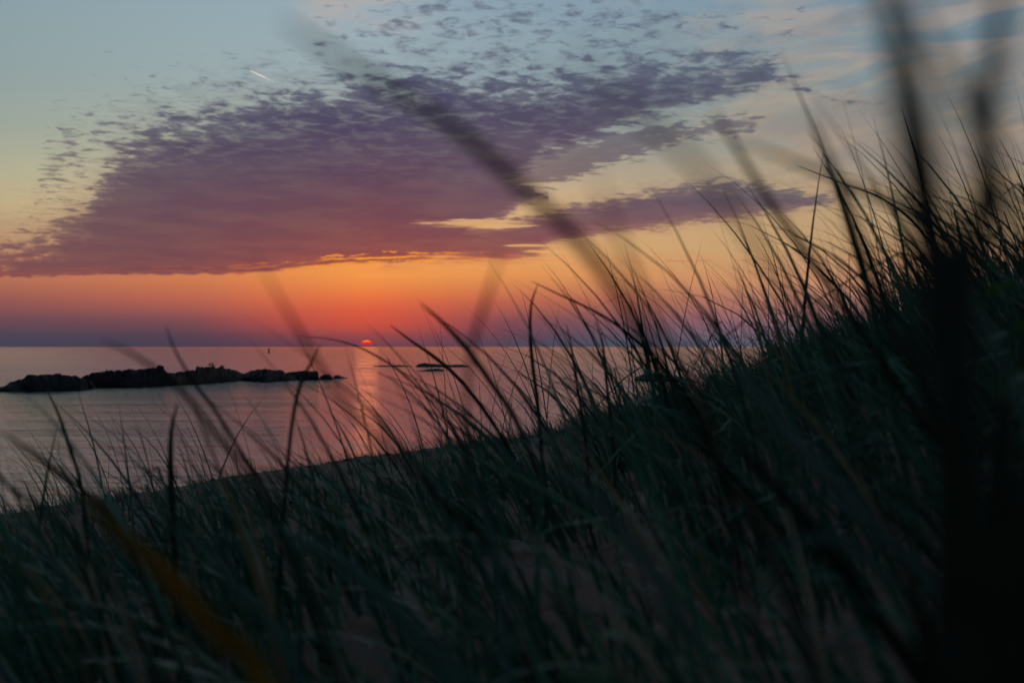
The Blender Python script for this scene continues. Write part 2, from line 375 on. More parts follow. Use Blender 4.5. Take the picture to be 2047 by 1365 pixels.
t.put(b.inputs['Roughness'], t.m('MULTIPLY', t.lin(dist, 25.0, 400.0, 0.055, 0.09), t.lin(gust, 0.36, 0.64, 0.25, 2.0)))
ang = np.linspace(-math.pi, math.pi, 181); rr2 = np.concatenate([[0.0], np.geomspace(10, 45000, 60)])
AA, RR = np.meshgrid(ang, rr2)
V = np.stack([RR * np.sin(AA), RR * np.cos(AA), np.zeros_like(AA)], -1).reshape(-1, 3)
ii, jj = np.meshgrid(np.arange(len(rr2) - 1), np.arange(180), indexing='ij'); na = 181
Q = np.stack([ii * na + jj, ii * na + jj + 1, (ii + 1) * na + jj + 1, (ii + 1) * na + jj], -1).reshape(-1, 4)[:, ::-1]
wat = obj_np('water', V, Q, mw, True); tag(wat, kind='structure', label='rippled lake water reflecting the sunset')

# ------------------------------------------------------------------ the sinking sun
me_, t, b, o_ = mat('sun_glow')
em = t.new('ShaderNodeEmission'); t.l.new(em.outputs[0], o_.inputs[0])
tg = t.new('ShaderNodeTexCoord').outputs['Generated']; sg = t.new('ShaderNodeSeparateXYZ'); t.l.new(tg, sg.inputs[0])
t.put(em.inputs[0], t.ramp(sg.outputs[2], [(0.0, s2l((228, 18, 48))), (0.45, s2l((250, 28, 40))), (0.72, s2l((255, 96, 35))), (0.95, s2l((255, 170, 50)))]))
em.inputs[1].default_value = 1.0
D = 40000.0; cx, _, cz = at(SUN_X, 688.5, D); rx = 12.4 / F * D; rz = 8.2 / F * D
V = []; Fc = []; nu, nv = 40, 12
for j in range(nv + 1):
    ph = (math.pi / 2) * j / nv
    for i in range(nu):
        th = 2 * math.pi * i / nu
        V.append((rx * math.cos(ph) ** 0.9 * math.cos(th), rx * math.cos(ph) * math.sin(th), rz * math.sin(ph)))
for j in range(nv):
    for i in range(nu):
        Fc.append((j * nu + i, j * nu + (i + 1) % nu, (j + 1) * nu + (i + 1) % nu, (j + 1) * nu + i))
Fc.append(tuple(range(nu))[::-1])
so = obj('setting_sun', V, Fc, me_, smooth=True); so.location = (cx, D, cz)
tag(so, 'flattened red and orange top of the sun sinking at the horizon', 'sun')
so.visible_diffuse = True

# ------------------------------------------------------------------ contrail
mc, t, b, o_ = mat('vapour_painted_sunlight')
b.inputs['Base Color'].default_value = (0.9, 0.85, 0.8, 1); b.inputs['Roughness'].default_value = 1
b.inputs['Emission Color'].default_value = (*s2l((228, 205, 186)), 1); b.inputs['Emission Strength'].default_value = 0.9  # sunlight on the vapour put in as emission; the contrail is no light source
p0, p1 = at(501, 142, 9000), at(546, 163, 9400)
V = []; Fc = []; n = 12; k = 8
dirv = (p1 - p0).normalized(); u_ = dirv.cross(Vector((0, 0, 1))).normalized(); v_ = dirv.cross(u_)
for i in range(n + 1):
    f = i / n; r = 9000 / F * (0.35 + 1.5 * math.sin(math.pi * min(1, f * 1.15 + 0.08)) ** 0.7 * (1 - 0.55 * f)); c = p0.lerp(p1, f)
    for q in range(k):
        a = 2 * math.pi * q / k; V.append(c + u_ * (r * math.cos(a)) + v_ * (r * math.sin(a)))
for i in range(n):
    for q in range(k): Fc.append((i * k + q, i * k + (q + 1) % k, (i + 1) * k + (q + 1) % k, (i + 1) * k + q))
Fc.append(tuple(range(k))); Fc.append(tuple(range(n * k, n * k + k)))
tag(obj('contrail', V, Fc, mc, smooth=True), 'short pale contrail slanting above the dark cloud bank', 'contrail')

# ------------------------------------------------------------------ rocks
mr, t, b, o_ = mat('dark_shore_rock')
tcn = t.new('ShaderNodeTexCoord').outputs['Object']
r1 = t.noise(tcn, 0.9, 6, 0.65); r2 = t.noise(tcn, 5.0, 4, 0.6)
t.put(b.inputs['Base Color'], t.mix(t.ss(r2, 0.62, 0.72), t.ramp(r1, [(0.35, (0.012, 0.011, 0.012)), (0.58, (0.026, 0.023, 0.024)), (0.74, (0.10, 0.09, 0.09))]), (0.02, 0.018, 0.016)))
b.inputs['Roughness'].default_value = 0.6; b.inputs['Specular IOR Level'].default_value = 0.25
bp = t.new('ShaderNodeBump'); bp.inputs['Strength'].default_value = 1.0; bp.inputs['Distance'].default_value = 0.35
t.l.new(t.m('ADD', r1, t.m('MULTIPLY', r2, 0.4)), bp.inputs['Height']); t.l.new(bp.outputs[0], b.inputs['Normal'])

def rock(name, top, wl, label, depth=0.35, seed=1, rough=1.0, group='dark rocks rising from the lake', nx=None):
    """top: skyline points (photo px), wl: waterline points; a rounded, cracked mass standing in the water behind its front edge"""
    xs = np.array([p[0] for p in top], float); ts = np.array([p[1] for p in top], float)
    wx = np.array([p[0] for p in wl], float); wy = np.array([p[1] for p in wl], float)
    nx = nx or max(24, int((xs[-1] - xs[0]) * 1.3)); ny = 26
    V = np.zeros((nx, ny, 3)); X_ = np.linspace(xs[0], xs[-1], nx)
    rs_ = np.random.default_rng(seed)
    for i, px in enumerate(X_):
        y0 = np.interp(px, wx, wy); dF = CAMZ * F / (y0 - HOR)
        f = (px - xs[0]) / (xs[-1] - xs[0])
        end = min(1.0, 9.0 * min(f, 1 - f) + 0.15) ** 0.5
        dep = depth * (xs[-1] - xs[0]) / F * dF * end + 0.25
        dep = min(dep, 9.0 * end + .3)
        dR = dF + 0.5 * dep                                   # ridge distance
        hz = max(0.03, CAMZ - (np.interp(px, xs, ts) - HOR) / F * dR)
        for j in range(ny):
            v = j / (ny - 1)                                   # front edge .. back edge
            prof = math.sin(math.pi * v) ** 0.55 if v < 0.5 else math.sin(math.pi * v) ** 0.8
            dd = dF + dep * v - 0.05
            wx_ = (px - CX) / F * dF * (1 + 0.0 * v)
            nz = mnoise.fractal(Vector((wx_ * 0.55 + seed, dd * 0.55, seed * 1.7)), 1.0, 2.1, 5) * 0.20 * rough
            crack = -0.16 * rough * max(0, 0.16 - abs(mnoise.noise(Vector((wx_ * 0.8 + dd * 0.5, dd * 0.7, seed)))) ) / 0.16
            off_r = min(1.0, abs(2 * v - 1) * 1.6 + 0.3)
            h = hz * prof * (1 + nz * 1.6 * off_r) + (nz * 0.3 + crack) * hz * off_r * math.sin(math.pi * v)
            cl_ = mnoise.cell(Vector((wx_ * 0.75 + 0.4 * dd, dd * 0.6 - 0.2 * wx_, seed * 3.1))) - 0.5
            c2_ = mnoise.cell(Vector((wx_ * 2.1 + 0.3 * dd, dd * 1.6, seed * 2.3))) - 0.5
            h += hz * math.sin(math.pi * v) * rough * (0.14 * cl_ * off_r + 0.05 * c2_ * min(1, off_r + .35))
            z = h if 0 < j < ny - 1 else -0.6
            if 0 < j < ny - 1 and h < 0.02: z = h - 0.05
            jx = 0.12 * mnoise.noise(Vector((wx_ * 1.3, dd * 1.3, seed + 5.0))) * rough
            V[i, j] = (wx_ * (1 + 0 * v) + jx, dd + jx, z)
    V[0, :, 2] = np.minimum(V[0, :, 2], -0.3); V[-1, :, 2] = np.minimum(V[-1, :, 2], -0.3)
    origin = V[nx // 2, ny // 2].copy(); origin[2] = 0
    VV = (V - origin).reshape(-1, 3)
    Fc = [(i * ny + j, (i + 1) * ny + j, (i + 1) * ny + j + 1, i * ny + j + 1) for i in range(nx - 1) for j in range(ny - 1)]
    # close the underside
    Fc += [(i * ny, i * ny + ny - 1, (i + 1) * ny + ny - 1, (i + 1) * ny) for i in range(nx - 1)]
    o = obj(name, VV, Fc, mr, smooth=False); o.location = origin
    return tag(o, label, 'rock', group)
Zt = lambda P: [(a / 2.924, 600 + b_ / 2.924) for a, b_ in P]
Zs = lambda P: [(480 + a / 3.937, 640 + b_ / 3.937) for a, b_ in P]
rock('rock_outcrop', [(-60, 779), (-20, 776)] + Zt([(0,495),(30,478),(60,470),(100,448),(130,435),(180,432),(240,428),(250,430),(320,432),(325,438),(410,443),(425,452),(470,462),(510,480),(540,510)]),
     [(-60,783),(0,783),(60,782),(160,779),(185,776)], 'weathered rock outcrop at the left edge with a pale streak on its face', depth=0.28, seed=3)
rock('rock_outcrop', Zt([(340,500),(370,465),(410,452),(480,437),(560,420),(580,419),(600,412),(640,407),(730,402),(750,405),(860,403),(872,398),(932,400),(938,418),(990,424),(1030,440),(1050,480)]),
     [(115,778),(170,774),(250,773),(360,769)], 'long low rock hump with a squared notch at its right shoulder', depth=0.22, seed=9)
rock('rock_outcrop', Zt([(860,470),(890,425),(930,420),(975,420),(1030,408),(1090,397),(1180,387),(1240,383),(1290,388),(1340,400),(1390,420),(1425,436),(1450,450),(1465,470)]),
     [(300,771),(380,767),(440,763),(490,760)], 'tallest rounded rock hump with tiny shrubs on its crest', depth=0.22, seed=15)
rock('rock_outcrop', Zt([(1408,470),(1418,440),(1432,422),(1450,408),(1540,401),(1630,402),(1655,413),(1680,432),(1710,448),(1730,466)]),
     [(480,761),(530,763),(560,761),(592,760)], 'blocky dark rock with an overhanging left side beside the tallest hump', depth=0.35, seed=21)
rock('boulder', Zt([(1662,460),(1672,424),(1690,418),(1740,410),(1840,411),(1852,418),(1857,458)]),
     [(568,759),(600,759),(640,759)], 'square-topped boulder left of the two smallest ones at the islet tip', depth=0.5, seed=24, rough=.7, group='boulders at the tip of the rocky islet')
rock('boulder', Zt([(1858,462),(1868,441),(1890,430),(1920,431),(1932,446),(1950,462)]),
     [(630,758.5),(670,758)], 'small rounded boulder with a gap of water on its left side', depth=0.7, seed=29, rough=.7, group='boulders at the tip of the rocky islet')
rock('boulder', Zt([(1944,460),(1952,440),(1962,437),(1980,437),(2000,447),(2020,452),(2032,458)]),
     [(660,756.5),(700,755.5)], 'low flat boulder, the last one on the right of the rocky islet', depth=0.6, seed=31, rough=.7, group='boulders at the tip of the rocky islet')
rock('rock_shelf', Zs([(1376,366),(1400,347),(1440,338),(1520,339),(1560,342),(1600,351),(1680,350),(1740,349),(1790,358),(1810,366)]),
     [(820,733),(940,733.4)], 'ragged low rock shelf awash below the sun to its right', depth=0.35, seed=41, rough=1.3, group='rock shelves awash')
rock('rock_shelf', Zs([(1040,362),(1060,357),(1120,355),(1200,354),(1260,353),(1320,358),(1370,364)]),
     [(740,732.2),(830,732.4)], 'thin dark strip of rock just breaking the water, nearest under the sun', depth=0.25, seed=44, rough=1.3, group='rock shelves awash')
rock('rock_shelf', Zs([(1380,400),(1430,391),(1480,384),(1540,380),(1590,384),(1615,398)]),
     [(830,742),(892,741)], 'small flat rock lying in front of the ragged shelf', depth=0.4, seed=47, rough=1.2, group='rock shelves awash')
rock('rock_outcrop', [(1268,761),(1273,752),(1290,745),(1312,744),(1325,748),(1350,752),(1385,757),(1395,762)],
     [(1268,761),(1395,763)], 'low rock seen through the tall grass on the right of the lake', depth=0.5, seed=52)
# two little shrubs on the crest
ml, t, b, o_ = mat('shrub_leaf'); b.inputs['Base Color'].default_value = (0.035, 0.05, 0.03, 1); b.inputs['Roughness'].default_value = .7
mt, t, b, o_ = mat('shrub_twig'); b.inputs['Base Color'].default_value = (0.05, 0.035, 0.025, 1)
def shrub(px, py, d, hgt, wid, seed, label):
    r = random.Random(seed); p = at(px, py, d)
    e = bpy.data.objects.new('shrub', None); C.collection.objects.link(e); e.location = p
    tag(e, label, 'shrub', 'shrubs on the rocky islet')
    V = []; Fc = []; V2 = []; F2 = []
    for k in range(9):
        a = r.uniform(-1, 1); tip = Vector((a * wid, r.uniform(-.4, .4) * wid, hgt * r.uniform(.6, 1)))
        n0 = len(V); V += [(-.015, 0, -.1), (.015, 0, -.1), tip + Vector((.006, 0, 0)), tip - Vector((.006, 0, 0)), (0, .02, -.1)]
        Fc += [(n0, n0 + 1, n0 + 2, n0 + 3), (n0 + 1, n0 + 4, n0 + 2), (n0 + 4, n0, n0 + 3)]
        for q in range(16):
            c = tip * r.uniform(.45, 1.08) + Vector((r.gauss(0, .06), r.gauss(0, .06), r.gauss(0, .05))); s = .05
            n1 = len(V2); V2 += [c + Vector((r.uniform(-s, s), r.uniform(-s, s), r.uniform(-s, s))) for _ in range(3)]; F2.append((n1, n1 + 1, n1 + 2))
    obj('stem', V, Fc, mt, e); obj('foliage', V2, F2, ml, e)
shrub(424, 733, 109, .34, .32, 5, 'little leafy shrub on the very top of the tallest rock hump')
shrub(443, 735, 109.5, .14, .22, 8, 'tiny flat shrub just right of the bigger one on the hump')

# ------------------------------------------------------------------ channel buoy
mb, t, b, o_ = mat('buoy_paint'); b.inputs['Base Color'].default_value = (0.03, 0.05, 0.035, 1); b.inputs['Roughness'].default_value = .5
dB = CAMZ * F / (705.2 - HOR); pb = at(537.5, 705.2, dB)
e = bpy.data.objects.new('buoy', None); C.collection.objects.link(e); e.location = (pb.x, pb.y, 0)
tag(e, 'small dark channel buoy standing alone near the horizon', 'buoy')
def lathe(name, prof, m, parent, k=20):
    V = []; Fc = []
    for r_, z_ in prof:
        for q in range(k): V.append((r_ * math.cos(2 * math.pi * q / k), r_ * math.sin(2 * math.pi * q / k), z_))
    for j in range(len(prof) - 1):
        for q in range(k): Fc.append((j * k + q, j * k + (q + 1) % k, (j + 1) * k + (q + 1) % k, (j + 1) * k + q))
    Fc.append(tuple(range(k))[::-1]); Fc.append(tuple(range((len(prof) - 1) * k, len(prof) * k)))
    return obj(name, V, Fc, m, parent, True)
sc = 2.0 * dB / F
lathe('float', [(.95*sc, -.6), (1.0*sc, .0), (1.0*sc, 1.5*sc), (.8*sc, 1.8*sc)], mb, e)
lathe('tower', [(.6*sc, 1.8*sc), (.55*sc, 2.9*sc)], mb, e)
lathe('top_mark', [(.85*sc, 2.9*sc), (.9*sc, 3.9*sc), (.7*sc, 4.3*sc)], mb, e)

# ------------------------------------------------------------------ grass field
mg, t, b, o_ = mat('marram_grass')
at_ = t.new('ShaderNodeAttribute', attribute_name='tone'); tone = at_.outputs['Fac']
gcol = t.ramp(tone, [(0.0, (0.012, 0.045, 0.032)), (0.35, (0.022, 0.100, 0.062)), (0.6, (0.045, 0.175, 0.105)), (0.84, (0.09, 0.24, 0.13)), (0.93, (0.20, 0.15, 0.075)), (1.0, (0.36, 0.29, 0.19))])
t.put(b.inputs['Base Color'], gcol); b.inputs['Roughness'].default_value = 0.42
tr = t.new('ShaderNodeBsdfTranslucent'); t.put(tr.inputs[0], gcol)
mx = t.new('ShaderNodeMixShader'); mx.inputs[0].default_value = 0.28
t.l.new(b.outputs[0], mx.inputs[1]); t.l.new(tr.outputs[0], mx.inputs[2]); t.l.new(mx.outputs[0], o_.inputs[0])

# highest row the leaf tips of the field reach
ENV = interp([(-900,900),(-300,880),(0,850),(150,790),(350,740),(520,740),(700,700),(850,650),(1060,585),(1250,520),(1420,455),(1550,400),(1700,340),(1850,275),(2047,255),(2600,230)])
# the row below which the field closes up
MASS = interp([(-900,1030),(-300,1000),(0,985),(500,930),(850,880),(1060,845),(1250,790),(1420,735),(1550,680),(1700,615),(1850,535),(2047,470),(2600,420)])
def make_field(seed, zones):
    r = np.random.default_rng(seed)
    P0 = []; H = []; LX = []; LY = []; W = []; T = []; B = []
    for (n, a0, a1, d0, d1, hmin, hmax, nb, spread, denf, upf, wmean) in zones:
        a = np.arctan(r.uniform(math.tan(a0), math.tan(a1), n)); d = np.sqrt(r.uniform(d0 ** 2, d1 ** 2, n))
        x = d * np.sin(a); y = d * np.cos(a)
        if denf is not None:
            keep = r.uniform(0, 1, n) < denf(a, d, x, y); x, y, a, d = x[keep], y[keep], a[keep], d[keep]
        z = ground(x, y)
        ok = z > 0.12; x, y, z, a, d = x[ok], y[ok], z[ok], a[ok], d[ok]
        for i in range(len(x)):
            k = max(3, int(nb * r.uniform(.5, 1.4)))
            hh = r.uniform(hmin, hmax)
            allow = max(0.14, (CAMZ + MASS(a[i]) * d[i]) - z[i])
            tall = max(0.16, (CAMZ + ENV(a[i]) * d[i]) - z[i])
            if d[i] < 1.3: allow = max(0.12, allow - 0.07 * d[i] * r.uniform(.4, 2.2))
            pn = vnoise(np.array([x[i]]), np.array([y[i]]), .8, 21)[0]
            hh = min(hh, allow * r.uniform(0.5, 1.12) * (1 + .5 * pn))
            dead = r.uniform() < 0.06
            th = r.uniform(0, 2 * math.pi, k); rad = spread * np.sqrt(r.uniform(0, 1, k))
            P0.append(np.stack([x[i] + rad * np.cos(th), y[i] + rad * np.sin(th), np.full(k, z[i] - 0.01)], -1))
            h = hh * np.clip(r.normal(.80, .24, k), .25, 1.2)
            up = r.uniform(0, 1, k) < upf
            h[up] = np.minimum(hh + (max(tall, hh) - hh) * r.uniform(.15, 1.05, up.sum()), 0.95)
            wind = r.normal(0.90, .34, k) * (0.8 + .4 * vnoise(np.array([x[i]]), np.array([y[i]]), .5, 8)[0])
            fan = r.uniform(.05, .55, k); phi = r.uniform(0, 2 * math.pi, k)
            LX.append(-wind + fan * np.cos(phi)); LY.append(fan * np.sin(phi) * 0.9 + r.normal(-.05, .1, k))
            H.append(h); wd0 = np.clip(r.normal(wmean, .0011, k), .0013, .0095); W.append(wd0); B.append(r.uniform(.5, 2.4, k))
            tn = np.clip(r.normal(.36, .24, k), 0, .85); dd = r.uniform(0, 1, k) < (0.6 if dead else 0.07)
            if d[i] < 1.3: tn = r.uniform(.15, .85, k)
            tn[dd] = r.uniform(.9, 1, dd.sum()); T.append(tn)
    P0 = np.concatenate(P0); H = np.concatenate(H); LX = np.concatenate(LX); LY = np.concatenate(LY); W = np.concatenate(W); T = np.concatenate(T); B = np.concatenate(B)
    n = len(H); S = 8
    f = np.linspace(0, 1, S)[None, :]
    L = H[:, None] * 1.2
    lean = np.sqrt(LX ** 2 + LY ** 2)[:, None]
    # bend angle grows along the blade
    th = np.clip(lean * (0.35 + B[:, None] * f ** 1.4 * 0.75), 0, 2.2)
    rk = np.random.default_rng(seed + 5); kink = (rk.uniform(0, 1, (n, 1)) < .10) * rk.uniform(.6, 1.9, (n, 1)); kf = rk.uniform(.35, .8, (n, 1))
    th = th + kink * (f > kf)
    ds = L / (S - 1)
    hx = np.cumsum(np.sin(th) * ds, 1) - np.sin(th[:, :1]) * ds; hz = np.cumsum(np.cos(th) * ds, 1) - np.cos(th[:, :1]) * ds
    ux = (LX[:, None] / np.maximum(lean, 1e-4)); uy = (LY[:, None] / np.maximum(lean, 1e-4))
    px = P0[:, :1] + ux * hx; py = P0[:, 1:2] + uy * hx; pz = P0[:, 2:3] + hz
    # ribbon normal: random yaw, twisting a little
    r2 = np.random.default_rng(seed + 99); yaw = r2.uniform(0, math.pi, (n, 1)) + r2.uniform(-.8, .8, (n, 1)) * f
    wd = W[:, None] * np.clip(1.02 - f ** 2.2, 0.02, 1) * (0.7 + 0.6 * np.minimum(f * 4, 1)) * .77
    wx = np.cos(yaw) * wd; wy = np.sin(yaw) * wd
    V = np.stack([np.stack([px - wx, py - wy, pz], -1), np.stack([px + wx, py + wy, pz], -1)], 2).reshape(-1, 3)
    base = (np.arange(n)[:, None] * S + np.arange(S - 1)[None, :]) * 2
    Q = np.stack([base, base + 1, base + 3, base + 2], -1).reshape(-1, 4)
    tone = np.repeat(T, S * 2)
    return V, Q, tone
R = math.radians
def sandy(a, d, x, y):      # bare sand opens towards the lower middle and on the beach
    p = np.ones_like(a)
    xp = CX + F * np.tan(a)
    gap = np.exp(-((xp - 1200) / 320) ** 2) * np.exp(-((d - 2.9) / 1.6) ** 2)
    p -= 0.80 * gap
    gap2 = np.exp(-((xp - 820) / 170) ** 2) * np.exp(-((d - 8.5) / 3.0) ** 2)
    p -= 0.7 * gap2
    p *= np.clip(0.1 + 1.9 * (vnoise(x, y, 1.1, 12) + .5), 0, 1.3)
    return np.clip(p, 0.03, 1)
zones = [
    (110, R(-30), R(34), 1.25, 2.6, .25, .45, 14, .07, sandy, .03, .0042),
    (360, R(-32), R(36), 2.4, 5.0, .35, .72, 20, .08, sandy, .05, .0038),
    (220, R(-32), R(6), 5.0, 11.0, .30, .70, 24, .10, sandy, .07, .0034),
    (900, R(3), R(38), 4.5, 11.0, .40, .85, 27, .09, None, .035, .0036),
    (140, R(-3), R(20), 9.0, 16.0, .25, .5, 24, .10, None, .05, .0036),
    (120, R(-30), R(30), .60, 1.25, .2, .36, 5, .05, None, 0.0, .0060),
    (150, R(-26), R(3), 11.0, 24.0, .12, .42, 16, .12, None, .03, .0040),
    # scattered taller, broader blades nearer the lens
    (70, R(-30), R(30), 1.5, 4.2, .35, .60, 4, .05, None, .65, .0062),
    (60, R(2), R(30), 2.2, 5.0, .45, .80, 5, .05, None, .7, .0062),
    (400, R(36), R(70), 1.2, 9.0, .4, .7, 20, .09, None, .1, .0034),
    (260, R(-70), R(-32), 1.4, 9.0, .4, .7, 20, .09, None, .1, .0034),
]
V, Q, tone = make_field(11, zones)
go = obj_np('marram_grass', V, Q, mg, True)
ta = go.data.attributes.new('tone', 'FLOAT', 'POINT'); ta.data.foreach_set('value', tone.astype(np.float32))
tag(go, 'wind-bent beach grass covering the dune', 'grass', kind='stuff')
print('grass verts', len(V))

# short dry litter lying on the sand
r = np.random.default_rng(5); n = 5200
a = r.uniform(R(-32), R(36), n); d = np.sqrt(r.uniform(1.0, 13 ** 2, n)); x = d * np.sin(a); y = d * np.cos(a)
S = 4; f = np.linspace(-.5, .5, S)[None, :]; yaw = r.uniform(0, math.pi, (n, 1)); ln_ = r.uniform(.03, .16, (n, 1)); cur = r.normal(0, .8, (n, 1))
ang_ = yaw + cur * f; px = x[:, None] + np.cos(ang_) * ln_ * f; py = y[:, None] + np.sin(ang_) * ln_ * f
pz = ground(px, py) + 0.006 + r.uniform(0, .012, (n, 1)); wd = r.uniform(.0012, .003, (n, 1)) * np.ones((1, S))
V = np.stack([np.stack([px - np.sin(ang_) * wd, py + np.cos(ang_) * wd, pz], -1), np.stack([px + np.sin(ang_) * wd, py - np.cos(ang_) * wd, pz + .001], -1)], 2).reshape(-1, 3)
base = (np.arange(n)[:, None] * S + np.arange(S - 1)[None, :]) * 2
Q = np.stack([base, base + 1, base + 3, base + 2], -1).reshape(-1, 4)
lit = obj_np('dry_grass_litter', V, Q, mg)
ta = lit.data.attributes.new('tone', 'FLOAT', 'POINT'); ta.data.foreach_set('value', np.repeat(np.clip(r.normal(.95, .05, n), .8, 1), S * 2).astype(np.float32))
tag(lit, 'bits of dry straw lying on the sand', 'litter', kind='stuff')

# pebbles along the waterline
V = []; Fc = []; rp = random.Random(4)
for k in range(1500):
    px_ = rp.uniform(-250, 1250); a = az_of(px_); dcl = float(DC(a)) * rp.gauss(0.985, .035); s = rp.uniform(.015, .05) * (2.0 if rp.random() < .06 else 1)
    c = (dcl * math.sin(a), dcl * math.cos(a)); zc = gz(*c)
    if zc < -0.02: continue
    n0 = len(V); 
    for (i, j, q) in ((1,0,0),(0,1,0),(-1,0,0),(0,-1,0),(0,0,.7),(0,0,-.7),(.6,.6,.35),(-.6,.6,.35),(-.6,-.6,.35),(.6,-.6,.35)):
        V.append((c[0] + i * s * rp.uniform(.8, 1.3), c[1] + j * s * rp.uniform(.8, 1.3), zc + q * s * rp.uniform(.8, 1.1)))
    for tri in ((0,6,4,9),(1,7,4,6),(2,8,4,7),(3,9,4,8)): Fc.append(tuple(n0 + q for q in tri))
    for tri in ((0,1,6),(1,2,7),(2,3,8),(3,0,9),(0,5,1),(1,5,2),(2,5,3),(3,5,0)): Fc.append(tuple(n0 + q for q in tri))
tag(obj('pebbles', V, Fc, mr), 'pebbles strewn along the edge of the water', 'pebbles', kind='stuff')

# ------------------------------------------------------------------ single blades close to the lens
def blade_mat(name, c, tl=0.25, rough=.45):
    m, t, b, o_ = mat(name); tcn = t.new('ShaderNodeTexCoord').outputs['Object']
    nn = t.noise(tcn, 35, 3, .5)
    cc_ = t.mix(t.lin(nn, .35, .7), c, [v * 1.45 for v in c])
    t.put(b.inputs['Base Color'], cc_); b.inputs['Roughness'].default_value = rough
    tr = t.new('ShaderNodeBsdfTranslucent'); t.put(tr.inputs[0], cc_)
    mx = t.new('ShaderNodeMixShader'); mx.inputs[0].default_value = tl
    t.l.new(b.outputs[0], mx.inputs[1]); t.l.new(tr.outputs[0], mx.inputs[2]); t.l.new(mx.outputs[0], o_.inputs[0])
    return m
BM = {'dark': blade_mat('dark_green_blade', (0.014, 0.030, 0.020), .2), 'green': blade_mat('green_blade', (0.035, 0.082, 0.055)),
      'ochre': blade_mat('ochre_blade', (0.34, 0.20, 0.020), .3), 'grey': blade_mat('grey_green_blade', (0.14, 0.22, 0.21)),
      'teal': blade_mat('teal_blade', (0.09, 0.20, 0.18))}
def smooth_path(P, m=40):
    P = [Vector(p) for p in P]; out_ = []
    Q_ = [P[0] * 2 - P[1]] + P + [P[-1] * 2 - P[-2]]
    seg = len(P) - 1; per = max(3, m // seg)
    for i in range(seg):
        p0, p1, p2, p3 = Q_[i:i + 4]
        for k in range(per):
            u = k / per
            out_.append(0.5 * ((2 * p1) + (p2 - p0) * u + (2 * p0 - 5 * p1 + 4 * p2 - p3) * u * u + (3 * p1 - p0 - 3 * p2 + p3) * u ** 3))
    out_.append(P[-1]); return out_
def blade(pts, d, wid, m, label, d2=None, root=True, wtip=0.12):
    """pts from tip to foot in photo pixels; d metres at the tip, d2 at the last point; wid in metres.  The foot is carried on into the sand."""
    d2 = d2 or d; n = len(pts)
    P = [at(x, y, d + (d2 - d) * i / (n - 1)) for i, (x, y) in enumerate(pts)]
    if root:
        last = P[-1]; dr = (P[-1] - P[-2]).normalized()
        g0 = gz(last.x, last.y); hgt = last.z - g0
        if hgt > 0.02:
            e1 = last + Vector((dr.x * hgt * .35, dr.y * hgt * .2, -hgt * .5)); P.append(e1)
            e2 = last + Vector((dr.x * hgt * .5, dr.y * hgt * .3, 0)); P.append(Vector((e2.x, e2.y, gz(e2.x, e2.y) - .03)))
    path = smooth_path(P, 44); N = len(path); org = path[-1].copy(); V = []; Fc = []
    for i, p in enumerate(path):
        tg_ = (path[min(i + 1, N - 1)] - path[max(i - 1, 0)]).normalized()
        view = Vector((0.25, 1, 0.1)).normalized()
        sd = tg_.cross(view).normalized(); up_ = sd.cross(tg_).normalized()
        f = i / (N - 1); ww = wid * .5 * min(1.0, wtip + (1 - wtip) * (f * 3.2) ** .7)
        th = wid * .09
        c = p - org
        V += [c - sd * ww, c + up_ * (ww * .35), c + sd * ww, c + sd * ww * .95 - up_ * th * .4, c + up_ * (ww * .35 - th), c - sd * ww * .95 - up_ * th * .4]
    for i in range(N - 1):
        for q in range(6): Fc.append((i * 6 + q, i * 6 + (q + 1) % 6, (i + 1) * 6 + (q + 1) % 6, (i + 1) * 6 + q))
    Fc.append((0, 1, 2, 3, 4, 5)); Fc.append(tuple((N - 1) * 6 + q for q in (5, 4, 3, 2, 1, 0)))
    o = obj('grass_blade', V, Fc, BM[m], smooth=True); o.location = org
    return tag(o, label, 'grass blade', 'separate grass blades in front of the view')
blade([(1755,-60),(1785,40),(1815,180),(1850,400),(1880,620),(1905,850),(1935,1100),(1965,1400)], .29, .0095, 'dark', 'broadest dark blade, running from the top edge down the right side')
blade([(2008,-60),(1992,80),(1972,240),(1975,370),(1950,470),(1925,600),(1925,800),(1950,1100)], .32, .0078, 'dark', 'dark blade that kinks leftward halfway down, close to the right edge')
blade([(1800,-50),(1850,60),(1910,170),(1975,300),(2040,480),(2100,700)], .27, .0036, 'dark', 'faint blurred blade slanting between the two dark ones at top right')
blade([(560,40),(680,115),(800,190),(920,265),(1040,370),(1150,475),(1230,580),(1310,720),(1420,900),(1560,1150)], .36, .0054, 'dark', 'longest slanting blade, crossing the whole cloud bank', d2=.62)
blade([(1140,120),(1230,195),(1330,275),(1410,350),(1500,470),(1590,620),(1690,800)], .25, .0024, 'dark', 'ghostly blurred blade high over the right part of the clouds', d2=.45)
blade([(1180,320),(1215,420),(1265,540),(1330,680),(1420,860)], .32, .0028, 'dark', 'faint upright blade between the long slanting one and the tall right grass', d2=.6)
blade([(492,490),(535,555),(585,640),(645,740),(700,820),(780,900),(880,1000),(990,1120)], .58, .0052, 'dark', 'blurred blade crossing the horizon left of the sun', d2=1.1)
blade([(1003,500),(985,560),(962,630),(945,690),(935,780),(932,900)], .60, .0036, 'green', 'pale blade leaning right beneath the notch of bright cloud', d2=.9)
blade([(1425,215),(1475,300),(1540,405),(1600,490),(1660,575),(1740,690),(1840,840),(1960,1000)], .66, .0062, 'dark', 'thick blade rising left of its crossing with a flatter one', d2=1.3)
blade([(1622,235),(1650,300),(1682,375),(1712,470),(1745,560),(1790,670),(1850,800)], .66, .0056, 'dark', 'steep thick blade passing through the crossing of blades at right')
blade([(1470,280),(1560,312),(1650,350),(1730,385),(1810,425),(1880,500),(1960,620)], .62, .0042, 'grey', 'pale flat-lying blade arching over to the right crossing')
